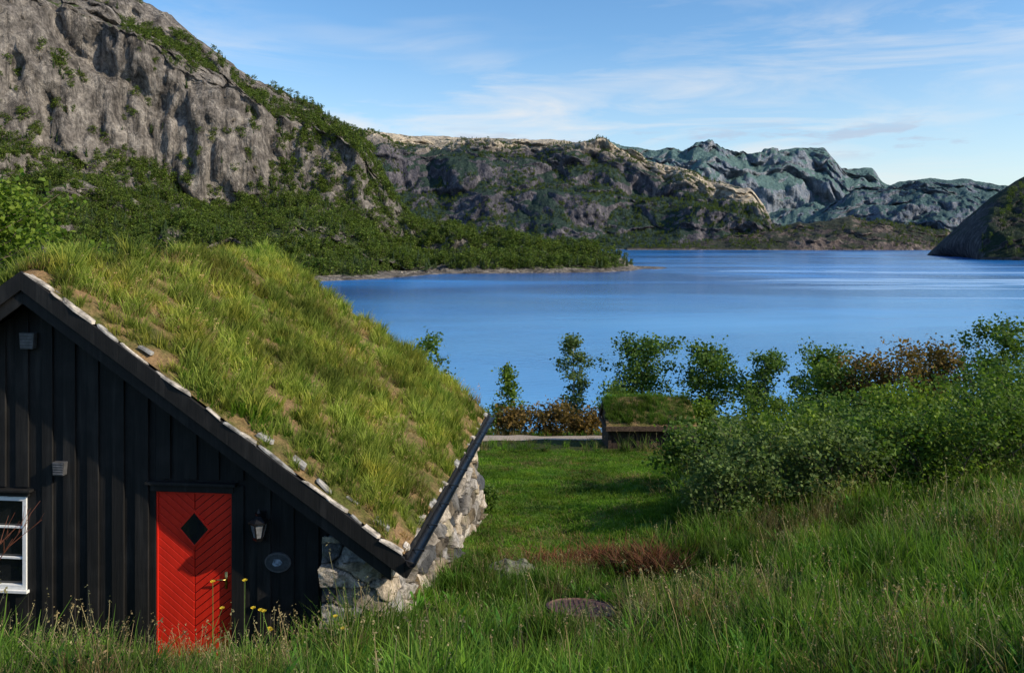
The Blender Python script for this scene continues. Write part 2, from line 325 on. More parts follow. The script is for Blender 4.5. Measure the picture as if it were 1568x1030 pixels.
def leaves(C,size,rng,updir=.4):
    n=len(C)
    d=rng.normal(size=(n,3)); d[:,2]=d[:,2]*.6; d/=np.linalg.norm(d,axis=1,keepdims=True)
    r=rng.normal(size=(n,3)); r[:,2]+=updir
    sd=np.cross(d,r); sd/=np.linalg.norm(sd,axis=1,keepdims=True)+1e-9
    s=size*(.6+.8*rng.random((n,1)))
    V=np.stack([C,C+d*s*.5+sd*s*.36,C+d*s,C+d*s*.5-sd*s*.36],1).reshape(-1,3)
    F=np.arange(n*4).reshape(n,4)
    return V,F
def make_tree(name,loc,H,r,cb,nl,leaf,trunk_r,lm,bm,seed,stems=1,shape='round',nbr=22,clump=.16,coll=None):
    rng=np.random.default_rng(seed); mb=MB(); C=[]
    for s in range(stems):
        az=rng.random()*2*pi; sp=(r*.75*math.sqrt(rng.random()) if stems>1 else 0)
        hh=H*(1 if stems==1 else 1-.45*(sp/max(r,.01))**1.5-.22*rng.random())
        top=np.array([cos(az)*sp,sin(az)*sp,hh*.95]); base=np.array([cos(az)*sp*.3,sin(az)*sp*.3,-.15])
        pts=[base+(top-base)*k/5+np.r_[rng.normal(size=2)*.03*H*(k>0),0] for k in range(6)]
        rad=[trunk_r*(1-.85*k/5)/(1 if stems==1 else 1.8) for k in range(6)]
        mb.tube(pts,rad,6,0)
        nb=max(4,nbr//stems)
        for b in range(nb):
            f=cb+(1-cb)*(b+rng.random())/nb*.97
            k=min(4.999,f*5); i=int(k); p0=pts[i]+(pts[i+1]-pts[i])*(k-i)
            q=(f-cb)/(1-cb)
            if shape=='round': w=math.sqrt(max(.05,1-(2*q-.85)**2/1.4))
            elif shape=='cone': w=1.05*(1-q)+.12
            else: w=.55+.45*math.sin(pi*q)
            w*=r*(.6+.6*rng.random())/(1 if stems==1 else 1.5); a2=rng.random()*2*pi; up=.25+.6*q+.2*rng.normal()
            dv=np.array([cos(a2),sin(a2),up]); end=p0+dv*w
            end[2]=min(end[2],H*1.0)
            mid=(p0+end)/2+rng.normal(size=3)*.06*w
            mb.tube([p0,mid,end],[trunk_r*.3*(1-f*.6),trunk_r*.18*(1-f*.6),.004],4,0,False)
            for c in range(rng.integers(3,7)):
                tt=.35+.7*rng.random(); C.append((p0+(end-p0)*tt+rng.normal(size=3)*.12*w, .5+rng.random()))
    W=np.array([c[1] for c in C]); cnt=(W/W.sum()*nl).astype(int)
    pts=[]
    for (c,w),k in zip(C,cnt):
        g=rng.normal(size=(k,3))*np.array([1,1,.7])*r*clump*(.6+.5*w); pts.append(c+g)
    P=np.concatenate(pts); P=P[P[:,2]>.02]
    V,F=leaves(P,leaf,rng)
    b=len(mb.v); verts=mb.v+[tuple(v) for v in V.tolist()]; faces=mb.f+[tuple(x+b for x in f) for f in F.tolist()]
    o=mesh_obj(name,verts,faces,[bm,lm],[0]*len(mb.f)+[1]*len(F),coll=coll)
    if loc is not None: o.location=(loc[0],loc[1],float(ground_z(loc[0],loc[1])))
    return o

lib_forest=bpy.data.collections.new('forest_tree_library')
for i in range(4):
    make_tree(f'a_broadleaf_{i}',None,1,.36,.12,260,.115,.02,m_forest,m_bark,50+i,nbr=14,clump=.2,coll=lib_forest)
for i in range(3):
    rng=np.random.default_rng(i); mb=MB(); mb.tube([(0,0,-.05),(0,0,.95)],[.015,.004],5,0)
    for k in range(9):
        z=.1+.86*k/9; R=.2*(1-k/9.5)*(.8+.4*rng.random()); n=11; a0=rng.random()*6
        vs=[(0,0,z+.14)]+[(R*(1.1 if j%2 else .5)*cos(a0+2*pi*j/n)*(.7+.5*rng.random()),R*(1.1 if j%2 else .5)*sin(a0+2*pi*j/n),z-(.04 if j%2 else -.03)) for j in range(n)]
        mb.add(vs,[(0,1+j,1+(j+1)%n) for j in range(n)],1)
    ob=mesh_obj(f'b_conifer_{i}',mb.v,mb.f,[m_bark,m_conif],mb.m,coll=lib_forest)
def forest(name,P,h0,h1,pcon=.4):
    n=len(P); R=np.zeros((n,3)); R[:,2]=RNG.random(n)*6.28
    s=(h0+(h1-h0)*RNG.random(n)**1.5)[:,None]; S=np.repeat(s,3,1)*np.array([1,1,1.0]); S[:,:2]*=(.9+.5*RNG.random((n,1)))
    I=np.where(RNG.random(n)<pcon,RNG.integers(4,7,n),RNG.integers(0,4,n))
    P=P.copy(); P[:,2]-=.3
    return scatter(name,P,R,S,lib_forest,I)
P=scatter_on(LV,10000,.45,1,60,150,60,.26,218,.5)
forest('mountainside_forest',P,4,10.5,.45)
sub=LV[:, 240:445]
P=scatter_on(sub,4000,.25,2,60,200,80,.42,218)
forest('shoreline_forest',P,5,11,.35)
P=scatter_on(MV,9500,.25,3,160,460,240,.28,125)
forest('ridge_forest',P,7,13,.65)
P=scatter_on(LoV,1500,.2,4,50,200,130,.15,58); forest('shore_hill_forest',P,6,10,.6)
P=scatter_on(RV,2600,.12,5,300,400,90,.5,78); forest('headland_forest',P,6,11,.6)

# ---------------------------------------------------------------- near trees and bushes
make_tree('birch_tree',(2.87,38),5.25,.62,.2,4200,.12,.06,m_leafB,m_birch,1,shape='tall',nbr=34,clump=.22)
make_tree('birch_tree',(-.25,36),3.4,.85,.1,2600,.12,.05,m_leafD,m_birch,2,shape='cone',nbr=26,clump=.14)
make_tree('birch_tree',(12.9,34),3.6,1.2,.15,4600,.13,.06,m_leafA,m_birch,3,shape='tall',nbr=30,clump=.15)
make_tree('birch_tree',(10.9,34.5),3.5,1.0,.15,4400,.13,.06,m_leafA,m_birch,4,shape='round',nbr=30,clump=.15)
make_tree('alder_tree',(6.3,38),4.6,1.7,.2,7500,.14,.1,m_leafA,m_bark,5,nbr=36,clump=.15)
make_tree('alder_tree',(8.75,36),4.0,1.35,.2,6000,.14,.08,m_leafA,m_bark,6,nbr=32,clump=.15)
make_tree('alder_tree',(15.2,24.5),4.0,1.1,.1,6500,.11,.07,m_leafA,m_bark,7,nbr=32,clump=.17)
make_tree('rowan_tree',(12.6,26),3.8,1.7,.1,9000,.11,.08,m_leafC,m_bark,8,nbr=40,clump=.14,stems=3)
make_tree('rowan_tree',(14.2,27.5),4.0,1.5,.1,7500,.11,.08,m_leafC,m_bark,9,nbr=36,clump=.14,stems=2)
make_tree('alder_tree',(11.0,27),2.6,1.1,.1,4500,.12,.06,m_leafA,m_bark,10,nbr=26,clump=.16)
make_tree('alder_tree',(-2.7,26),3.7,.8,.2,3000,.11,.06,m_leafA,m_bark,11,nbr=26,clump=.18)
make_tree('alder_tree',(-16.4,24),8.2,2.6,.3,12000,.16,.14,m_leafD,m_bark,12,nbr=50,clump=.12)
make_tree('alder_tree',(-13.6,26),6.7,1.7,.3,6000,.16,.12,m_leafD,m_bark,13,nbr=40,clump=.14)
B=[(3.6,14,1.1,.85,'B'),(4.5,14.5,1.5,1.1,'B'),(5.6,14.3,1.35,1.1,'B'),(6.7,14.7,1.4,1.1,'A'),(7.8,14.5,1.3,1.1,'D'),(8.9,14.9,1.5,1.2,'A'),(10.1,15.2,1.6,1.3,'D'),
(4.4,17.6,1.3,1.1,'A'),(6,17.6,1.35,1.2,'D'),(7.8,18,1.7,1.3,'A'),(9.5,18.4,1.7,1.4,'D'),(11.3,18.2,2.2,1.4,'A'),(13.2,19.4,2.5,1.5,'A'),
(8.5,22,1.7,1.3,'A'),(10.8,22.5,2.1,1.4,'D'),(6.6,22.5,1.2,1.1,'B'),(12.8,22.6,2.5,1.4,'A')]
for i,(x,y,h,r,c) in enumerate(B):
    make_tree('willow_bush' if c=='B' else 'bush',(x,y),h*1.06,r,.05,5200,.07 if y<16 else .09,.035,{'A':m_leafA,'B':m_leafB,'D':m_leafD}[c],m_bark,100+i,stems=8,nbr=44,clump=.115)
for i,(x,y,h,r,c) in enumerate([(-1.6,32,1.1,1,m_leafA),(.1,32.5,1.1,1.0,m_leafC),(1.6,32,1.1,1.1,m_leafC),(3.1,32.4,1.2,1,m_leafC),(4.3,33,2.1,1,m_leafA),(-3.4,32,1.3,1.2,m_leafA),(9.6,31,1.6,1.3,m_leafA),(7.4,31.5,1.4,1.1,m_leafD),(-.55,16.4,.5,.3,m_leafA)]):
    make_tree('low_shrub',(x,y),h,r,.03,2600,.12 if y>20 else .06,.03,c,m_bark,140+i,stems=6,nbr=30,clump=.18)

# ---------------------------------------------------------------- grass tufts
def tuft(name,n,h0,h1,w,spread,lean,mat,seed,coll,stalks=0,smat=None,wide=False):
    rng=np.random.default_rng(seed)
    def blades(n,h0,h1,w,spread,lean,tips=False):
        a=rng.random(n)*2*pi; rr=spread*np.sqrt(rng.random(n)); B=np.stack([np.cos(a)*rr,np.sin(a)*rr,np.full(n,-.02)],1)
        h=h0+(h1-h0)*rng.random(n)**1.4; az=a+rng.normal(size=n)*.9; l=lean*(.2+rng.random(n)*1.1)*h; f=rng.random(n)*2*pi
        D=np.stack([np.cos(az),np.sin(az),0*az],1); S=np.stack([np.cos(f),np.sin(f),0*f],1)
        V=[];Hh=[]
        ts=(0,.35,.7,1); ws=(.3,.35,.3,.3) if tips else ((.3,.9,1,.1) if wide else (1,.85,.5,.05))
        for tt,ww in zip(ts,ws):
            c=B+D*(l*tt**2)[:,None]; c[:,2]+=h*tt*(1-.12*tt*lean)
            V.append(c-S*w*ww/2); V.append(c+S*w*ww/2); Hh+= [np.full(n,tt)]*2
        V=np.stack(V,1); Hh=np.stack(Hh,1).ravel(); b=np.arange(n)[:,None]*8
        F=np.concatenate([b+np.array([[0,1,3,2]]),b+np.array([[2,3,5,4]]),b+np.array([[4,5,7,6]])])
        return V.reshape(-1,3),F,Hh,V[:,6]
    V,F,Hh,_=blades(n,h0,h1,w,spread,lean); mi=np.zeros(len(F),int)
    if stalks:
        V2,F2,H2,tp=blades(stalks,h1*1.0,h1*1.5,w*.9,spread,lean*.6,True); F2=F2+len(V)
        V=np.concatenate([V,V2]);F=np.concatenate([F,F2]);Hh=np.r_[Hh,H2];mi=np.r_[mi,np.ones(len(F2),int)]
        k=7; C=np.repeat(tp,k,0)+rng.normal(size=(len(tp)*k,3))*np.array([.004,.004,.03]); LV_,LF=leaves(C,.018,rng)
        LF=LF+len(V); V=np.concatenate([V,LV_]);F=np.concatenate([F,LF]);Hh=np.r_[Hh,np.ones(len(LV_))];mi=np.r_[mi,np.ones(len(LF),int)]
    o=mesh_obj(name,V,F,[mat]+([smat] if smat else []),mi,coll=coll)
    at=o.data.attributes.new('h','FLOAT','POINT'); at.data.foreach_set('value',Hh.astype(np.float32))
    return o
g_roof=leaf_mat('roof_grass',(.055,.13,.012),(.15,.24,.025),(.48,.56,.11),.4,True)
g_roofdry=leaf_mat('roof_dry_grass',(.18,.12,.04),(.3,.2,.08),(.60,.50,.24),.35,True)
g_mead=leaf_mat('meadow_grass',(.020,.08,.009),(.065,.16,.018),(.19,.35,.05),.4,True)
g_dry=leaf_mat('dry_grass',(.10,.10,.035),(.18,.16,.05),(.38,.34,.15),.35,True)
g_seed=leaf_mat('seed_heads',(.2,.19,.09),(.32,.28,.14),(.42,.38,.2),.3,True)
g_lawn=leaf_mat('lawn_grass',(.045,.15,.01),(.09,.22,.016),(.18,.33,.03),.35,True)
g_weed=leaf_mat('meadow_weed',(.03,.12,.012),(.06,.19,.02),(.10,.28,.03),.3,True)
g_brown=leaf_mat('dead_bracken',(.05,.022,.012),(.13,.05,.022),(.24,.11,.05),.2,True)
lr=bpy.data.collections.new('roof_tuft_library')
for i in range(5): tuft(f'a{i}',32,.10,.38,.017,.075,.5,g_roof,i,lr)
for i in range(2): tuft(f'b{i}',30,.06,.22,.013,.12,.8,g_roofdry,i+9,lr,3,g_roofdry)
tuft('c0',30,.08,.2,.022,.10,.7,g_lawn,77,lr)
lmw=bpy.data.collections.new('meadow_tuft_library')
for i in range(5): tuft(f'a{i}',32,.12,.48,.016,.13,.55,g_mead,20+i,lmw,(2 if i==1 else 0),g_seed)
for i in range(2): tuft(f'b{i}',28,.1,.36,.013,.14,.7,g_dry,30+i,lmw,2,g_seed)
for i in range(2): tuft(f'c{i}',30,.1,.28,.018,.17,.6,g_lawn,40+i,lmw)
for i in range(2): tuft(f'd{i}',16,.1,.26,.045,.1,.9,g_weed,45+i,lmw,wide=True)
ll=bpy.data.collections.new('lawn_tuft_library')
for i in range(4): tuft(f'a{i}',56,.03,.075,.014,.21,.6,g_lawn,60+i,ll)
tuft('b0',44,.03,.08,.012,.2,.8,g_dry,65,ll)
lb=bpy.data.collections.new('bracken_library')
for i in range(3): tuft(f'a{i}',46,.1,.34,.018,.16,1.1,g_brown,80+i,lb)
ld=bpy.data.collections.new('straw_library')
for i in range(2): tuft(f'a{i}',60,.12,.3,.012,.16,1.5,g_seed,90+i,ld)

MHX,MHY=.84,9.45
def inside_bad(x,y):
    s,t_=to_house(x,y)
    return ((s>-6.8)&(s<2.5)&(t_>-.05)&(t_<7.0))|((np.abs(x-MHX)<.46)&(y>MHY-.95)&(y<MHY+.45))|((np.abs(x-4.6)<1.6)&(np.abs(y-27.3)<1.5))|((np.abs(y-path_y(x))<.9))
def field(n,x0,x1,y0,y1,keep):
    x=x0+(x1-x0)*RNG.random(n); y=y0+(y1-y0)*RNG.random(n)
    k=(np.abs(x)<.66*y+2)&~inside_bad(x,y); k&=keep(x,y)>RNG.random(n); return x[k],y[k]
def grass(name,x,y,coll,s0,s1,I=None,zk=1,sfun=None):
    n=len(x); P=np.stack([x,y,ground_z(x,y)],1); R=RNG.normal(size=(n,3))*.1; R[:,2]=RNG.random(n)*6.28
    s=s0+(s1-s0)*RNG.random(n)
    if sfun is not None: s=s*sfun(x,y)
    S=np.stack([s,s,s*zk],1)
    return scatter(name,P,R,S,coll,I)
def pick(x,y,seed,th=.15,weed=.09):
    q=sn(x,y,.8,seed)+RNG.normal(size=len(x))*.4
    I=RNG.integers(0,5,len(x)); I=np.where(q>th+.3,5+RNG.integers(0,2,len(x)),I)
    I=np.where(q<-.45,7+RNG.integers(0,2,len(x)),I)
    return np.where(RNG.random(len(x))<weed,9+RNG.integers(0,2,len(x)),I)
hf=lambda x,y: np.clip(.8+.5*sn(x,y,1.4,3)+.2*sn(x,y,3.9,1)+.2*sstep(3,7,x)-.35*sstep(8.8,11.5,y)*(1-sstep(2.5,4.5,x)),.3,1.6)
x,y=field(7000,-7,9.5,4.9,11.5,lambda x,y:.85+0*x); grass('meadow_grass',x,y,lmw,.8,1.25,pick(x,y,1),sfun=hf)
x,y=field(5600,-2,16,11,20,lambda x,y:(1-lawn_mask(x,y))*.9); grass('meadow_grass',x,y,lmw,.9,1.35,pick(x,y,2),sfun=lambda x,y:np.clip(.6+.35*sn(x,y,1.1,8)+.2*sstep(2,4,x),.3,1.2))
x,y=field(3200,-12,22,25.2,36,lambda x,y:.8+0*x); grass('meadow_grass',x,y,lmw,.8,1.4,pick(x,y,3,-.3),sfun=lambda x,y:.75+.2*sn(x,y,.9,4)-.35*(np.abs(y-28)<1.2))
x,y=field(1500,3,22,19,26,lambda x,y:(1-lawn_mask(x,y))); grass('meadow_grass',x,y,lmw,1,1.5,pick(x,y,6))
x,y=field(8500,-6,7,11.3,26.2,lambda x,y:lawn_mask(x,y)); I=np.where(sn(x,y,.9,5)+RNG.normal(size=len(x))*.5>.6,4,RNG.integers(0,4,len(x))); grass('lawn_grass',x,y,ll,.8,1.3,I)
x=MHX+(RNG.random(60)-.5)*.95; y=MHY-.9+.35*RNG.random(60); grass('meadow_grass',x,y,lmw,.25,.5,None)
def patch(n,cx,cy,rx,ry):
    a=RNG.normal(size=(n,2))*.5; return cx+a[:,0]*rx,cy+a[:,1]*ry
x,y=patch(200,1.25,11.8,1.1,.5); x2,y2=patch(60,2.0,11.3,.5,.5); x=np.r_[x,x2];y=np.r_[y,y2]; grass('dead_bracken',x,y,lb,.5,1.25)
x,y=patch(16,1.5,8.75,.3,.2); x2,y2=patch(14,3.1,9.6,.4,.2); grass('straw_tuft',np.r_[x,x2],np.r_[y,y2],ld,.7,1.1)

# ================================================================= CABIN
house=bpy.data.objects.new('turf_roof_cabin',None); link(house); house.location=(HX,HY,0); house.rotation_euler=(0,0,-math.asin(HS))
m,t,o,co=newmat('black_tarred_wood')
gr_=t.noise(t.mapping(co,(60,60,2.2)),1,6,.6,.3); n2=t.noise(co,3,5,.6); n3=t.noise(t.mapping(co,(9,9,.9)),1,4,.5)
col=t.mix(gr_,(.004,.004,.0045),(.023,.022,.021)); col=t.mix(t.ramp(n2,[(.5,0),(.75,.6)]),col,(.030,.028,.027))
col=t.mix(t.ramp(n3,[(.56,0),(.8,.6)]),col,(.055,.052,.048))
fin(t,o,col,.62,gr_,.7,.006,0,.25); m_black=m
m,t,o,co=newmat('red_paint'); n=t.noise(t.mapping(co,(30,30,3)),1,5); n2=t.noise(co,2.5,4)
col=t.mix(n,(.62,.016,.007),(.84,.034,.014)); col=t.mix(t.ramp(n2,[(.45,0),(.8,.5)]),col,(.5,.014,.008))
fin(t,o,col,.45,n,.25,.003,0,.4); m_red=m
m_redgap=simple('red_groove',(.10,.006,.004),.8)
m_white=simple('white_paint',(.78,.78,.76),.5,var=.06)
m_glass=simple('dark_glass',(.012,.014,.016),.06,var=.1,bd=0,spec=.8)
m_metal=simple('black_iron',(.02,.02,.022),.4,metal=.6,var=.3)
m_grey=simple('grey_metal',(.12,.12,.125),.45,metal=.4,var=.2)
m_brass=simple('brass',(.6,.42,.14),.3,metal=1,var=.1)
m_lamp=simple('lantern_glass',(.16,.165,.17),.12,var=.3)
m_barkw=simple('white_birch_bark',(.37,.33,.28),.85,var=.7,scale=9,bd=.02)
m_slate=simple('edge_stone',(.25,.24,.22),.85,var=.6,scale=9,bd=.02)

SR,ZR,K,HW=-1.905,4.66,.696,4.51
def ztop(s): return ZR-K*abs(s-SR)
mb=MB(); wz0=-.25; DO=(-.47,.47,2.05); WO=(-3.32,-2.09,.83,1.94)
k=0; pitch=.298
def vboard(mb,s0,s1,t0,t1,z0,z1=None):
    dz=.30
    if s0<SR<s1:
        vs=[(s0,z0),(s1,z0),(s1,ztop(s1)-dz if z1 is None else z1)]+([(SR,ZR-dz)] if z1 is None else [])+[(s0,ztop(s0)-dz if z1 is None else z1)]
    else: vs=[(s0,z0),(s1,z0),(s1,(ztop(s1)-dz) if z1 is None else z1),(s0,(ztop(s0)-dz) if z1 is None else z1)]
    mb.prism_y(vs,t0,t1)
edges=list(np.arange(SR-4.1,1.62,pitch))+[1.62]
cuts=sorted(set([round(e,3) for e in edges]+[DO[0],DO[1],WO[0],WO[1]]))
for a,b in zip(cuts[:-1],cuts[1:]):
    mid=(a+b)/2; j=.0025*((k%3)-1); k+=1
    if DO[0]<mid<DO[1]: vboard(mb,a,b-.003,-.03+j,.04,DO[2])
    elif WO[0]<mid<WO[1]: vboard(mb,a,b-.003,-.03+j,.04,WO[3]); vboard(mb,a,b-.003,-.03+j,.04,wz0,WO[2])
    else: vboard(mb,a,b-.003,-.03+j,.04,wz0)
for e in edges[1:]:
    w=.062+.022*random.random(); e2=e+random.uniform(-.015,.015); a,b=e2-w,e2+w
    if b>1.62: continue
    tt=-.056-.008*random.random()
    if b>DO[0] and a<DO[1]:
        if a<DO[0]-.03: vboard(mb,a,DO[0]-.002,tt,-.034,wz0,DO[2]+.1)
        if b>DO[1]+.03: vboard(mb,DO[1]+.002,b,tt,-.034,wz0,DO[2]+.1)
        vboard(mb,a,b,tt,-.034,DO[2]+.165)
    elif b>WO[0] and a<WO[1]: vboard(mb,a,b,tt,-.034,WO[3]+.12); vboard(mb,a,b,tt,-.034,wz0,WO[2]-.01)
    else: vboard(mb,a,b,tt,-.034,wz0)
mb.obj('plank_wall',[m_black],house,.004)
mb=MB(); mb.box(SR-4.1,SR-4.0,.041,6.7,-.25,1.45); mb.box(SR-4.0,2.0,6.6,6.7,-1.2,1.35)
mb.prism_y([(SR-4.0,1.351),(1.95,1.351),(1.95,1.55),(SR,ZR-.32),(SR-4.0,1.45)],6.6,6.7); mb.box(SR-3.0,1.1,.3,.32,-.25,2.1)
mb.obj('rear_walls',[m_black],house)
mb=MB(); mb.box(-.56,.54,-.12,-.03,DO[2]+.1,DO[2]+.135); mb.box(-.52,.5,-.075,-.036,DO[2]+.02,DO[2]+.0985)
mb.box(-3.42,-2.0,-.12,-.03,WO[3]+.07,WO[3]+.10); mb.box(-3.38,-2.05,-.07,-.036,WO[3]+.01,WO[3]+.068)
mb.obj('lintels',[m_black],house,.004)
def clip(poly,a,b,c):
    out=[]
    for i in range(len(poly)):
        p,q=poly[i],poly[(i+1)%len(poly)]; dp=a*p[0]+b*p[1]-c; dq=a*q[0]+b*q[1]-c
        if dp<=0: out.append(p)
        if (dp<0<dq) or (dq<0<dp):
            r=dp/(dp-dq); out.append((p[0]+(q[0]-p[0])*r,p[1]+(q[1]-p[1])*r))
    return out
mb=MB(); mb.box(-.445,.445,.014,.04,-.02,2.03,1)
for side in (-1,1):
    x0,x1=(-.445,-.006) if side<0 else (.006,.445)
    for q in np.arange(-1.0,3.2,.098):
        poly=[(x0,-.02),(x1,-.02),(x1,2.03),(x0,2.03)]
        sl=-side*.8
        poly=clip(poly,sl,1,q+.088)
        if len(poly)>2: poly=clip(poly,-sl,-1,-q)
        if len(poly)>2: mb.prism_y(poly,-.008,.014)
mb.obj('red_door',[m_red,m_redgap],house,.003)
mb=MB()
for x0,x1,z0,z1 in ((-.468,-.448,-.02,2.05),(.448,.468,-.02,2.05),(-.447,.447,2.032,2.05)): mb.box(x0,x1,-.022,.035,z0,z1)
mb.obj('door_frame',[m_red],house,.003)
cz=1.62; r=.19
mb=MB(); mb.prism_y([(0,cz-r),(r*.9,cz),(0,cz+r),(-r*.9,cz)],-.014,.01); mb.obj('door_diamond_glass',[m_glass],house)
mb=MB(); R=r+.03
c=[(0,cz-R),(R*.9,cz),(0,cz+R),(-R*.9,cz)]; d=[(0,cz-r),(r*.9,cz),(0,cz+r),(-r*.9,cz)]
for i in range(4):
    j=(i+1)%4; mb.prism_y([c[i],c[j],d[j],d[i]],-.024,-.005)
mb.obj('door_diamond_frame',[m_red],house,.002)
mb=MB(); mb.box(.375,.405,-.018,-.006,.93,1.13); mb.tube([(.39,-.016,1.05),(.39,-.06,1.05)],[.009,.009],8); mb.tube([(.395,-.06,1.05),(.33,-.062,1.052),(.28,-.06,1.045)],[.009,.009,.007],8)
mb.obj('door_handle',[m_brass],house,smooth=True)
mb=MB(); a,b,z0,z1=WO; f=.05
mb.box(a,b,-.05,.0,z1-f,z1); mb.box(a,b,-.05,.0,z0,z0+f); mb.box(a,a+f,-.05,.0,z0+f+.001,z1-f-.001); mb.box(b-f,b,-.05,.0,z0+f+.001,z1-f-.001)
mb.box((a+b)/2-.03,(a+b)/2+.03,-.045,-.002,z0+f+.001,z1-f-.001)
for i in (1,2):
    z=z0+(z1-z0)*i/3; mb.box(a+f+.001,b-f-.001,-.04,-.008,z-.012,z+.012)
mb.box(a-.03,b+.03,-.085,-.03,z0-.035,z0-.002)
mb.obj('window_frame',[m_white],house,.003)
mb=MB(); mb.box(a+.02,b-.02,.004,.012,z0+.02,z1-.02); mb.obj('window_glass',[m_glass],house)
mb=MB(); n=40
ring=[(1.04+.155*cos(2*pi*i/n),1.29+.115*sin(2*pi*i/n)) for i in range(n)]; mb.prism_y(ring,-.085,-.06,0)
ring=[(1.04+.135*cos(2*pi*i/n),1.29+.096*sin(2*pi*i/n)) for i in range(n)]; mb.prism_y(ring,-.09,-.084,1)
mb.prism_y([(.98,1.27),(1.01,1.25),(1.06,1.255),(1.1,1.29),(1.07,1.33),(1.0,1.33)],-.094,-.089,2)
mb.obj('oval_sign',[m_grey,simple('sign_face',(.05,.055,.06),.4,var=.3,scale=30),simple('sign_emblem',(.2,.25,.3),.5,var=.6,scale=40)],house)
m_slat=simple('grey_slats',(.16,.16,.17),.4,metal=.3)
for (s0,z,w) in ((-2.03,3.82,.19),(-1.63,2.31,.155)):
    mb=MB(); h=w
    mb.prism_y([(s0-w*.42,z-h/2),(s0+w*.42,z-h/2),(s0+w/2,z+h/2),(s0-w/2,z+h/2)],-.13,-.06,0)
    for i in range(5): mb.box(s0-w*.4,s0+w*.4,-.136,-.131,z-h*.4+i*h*.19,z-h*.4+i*h*.19+.012,1)
    mb.obj('wall_vent',[m_grey,m_slat],house,.004)
lx,lz,ly=.86,1.72,-.19
mb=MB(); mb.box(lx-.035,lx+.035,-.075,-.06,lz-.2,lz+.16); mb.tube([(lx,-.07,lz-.14),(lx,-.14,lz-.17),(lx,-.19,lz-.12)],[.012]*3,8)
def frustum(mb,cx,cy,z0,z1,r0,r1,n=6,m=0):
    vs=[(cx+r0*cos(2*pi*i/n+.5),cy+r0*sin(2*pi*i/n+.5),z0) for i in range(n)]+[(cx+r1*cos(2*pi*i/n+.5),cy+r1*sin(2*pi*i/n+.5),z1) for i in range(n)]
    mb.add(vs,[tuple(range(n))[::-1],tuple(range(n,2*n))]+[(i,(i+1)%n,(i+1)%n+n,i+n) for i in range(n)],m)
frustum(mb,lx,ly,lz-.14,lz-.10,.05,.07); frustum(mb,lx,ly,lz-.099,lz+.06,.06,.098,6,1); frustum(mb,lx,ly,lz+.061,lz+.08,.12,.12); frustum(mb,lx,ly,lz+.0805,lz+.14,.11,.035); frustum(mb,lx,ly,lz+.1405,lz+.175,.032,.045); frustum(mb,lx,ly,lz+.1755,lz+.22,.022,.004)
for i in range(6):
    a=2*pi*i/6+.5; mb.tube([(lx+.064*cos(a),ly+.064*sin(a),lz-.10),(lx+.102*cos(a),ly+.102*sin(a),lz+.062)],[.009,.009],5)
mb.obj('wall_lantern',[m_metal,m_lamp],house)

T0,T1=-.38,7.0
mb=MB()
for sg in (-1,1):
    e=SR+sg*HW
    def slab(t0,t1,d0,d1,sa=SR,sb=e,m=0):
        A=[(sa,t0,ztop(sa)+d0),(sb,t0,ztop(sb)+d0),(sb,t1,ztop(sb)+d0),(sa,t1,ztop(sa)+d0),(sa,t0,ztop(sa)+d1),(sb,t0,ztop(sb)+d1),(sb,t1,ztop(sb)+d1),(sa,t1,ztop(sa)+d1)]
        if sg<0: A=[A[i] for i in (1,0,3,2,5,4,7,6)]
        mb.hexa(A,m)
    slab(T0+.05,T1-.02,-.17,-.04)
    slab(T0-.015,T0+.02,-.22,.0)
    slab(T0+.022,T0+.048,-.38,-.16,sb=e-sg*.16)
    slab(T0+.05,T0+.10,-.33,-.175,sb=e-sg*.2)
    slab(T1-.018,T1+.01,-.28,.0)
mb.obj('roof_deck_and_barge_boards',[m_black],house,.004)
mb=MB(); e=SR+HW; ez=ztop(e)
mb.prism_y([(e+.002,ez-.22),(e+.03,ez-.22),(e+.10,ez-.10),(e+.10,ez-.05),(e+.002,ez-.02)],T0-.01,T0+.015)
mb.box(e-.02,e+.02,T0+.05,T1,ez-.2,ez+.02)
mb.obj('eave_board',[m_black],house,.004)
n=10; gp=np.linspace(T0-.05,T1+.05,12)
V=[];Fg=[]
cx,czg,Rg=e+.085,ez-.03,.06
for tt in gp:
    for k in range(n+1):
        a=pi+pi*k/n; V.append((cx+Rg*cos(a),tt,czg+Rg*sin(a)))
    for k in range(n+1):
        a=2*pi-pi*k/n; V.append((cx+(Rg-.007)*cos(a),tt,czg+(Rg-.007)*sin(a)))
M=2*(n+1)
for i in range(len(gp)-1):
    for k in range(M): Fg.append((i*M+k,i*M+(k+1)%M,(i+1)*M+(k+1)%M,(i+1)*M+k))
Fg.append(tuple(range(M)))
mesh_obj('rain_gutter',V,Fg,[m_metal],parent=house)
mb=MB()
for tt in np.arange(T0+.3,T1,.8): mb.box(cx-.075,cx+.072,tt,tt+.03,czg+.002,czg+.01); mb.tube([(cx+.07,tt+.015,czg),(cx,tt+.015,czg-.075),(cx-.07,tt+.015,czg)],[.008]*3,5)
mb.obj('gutter_brackets',[m_metal],house)

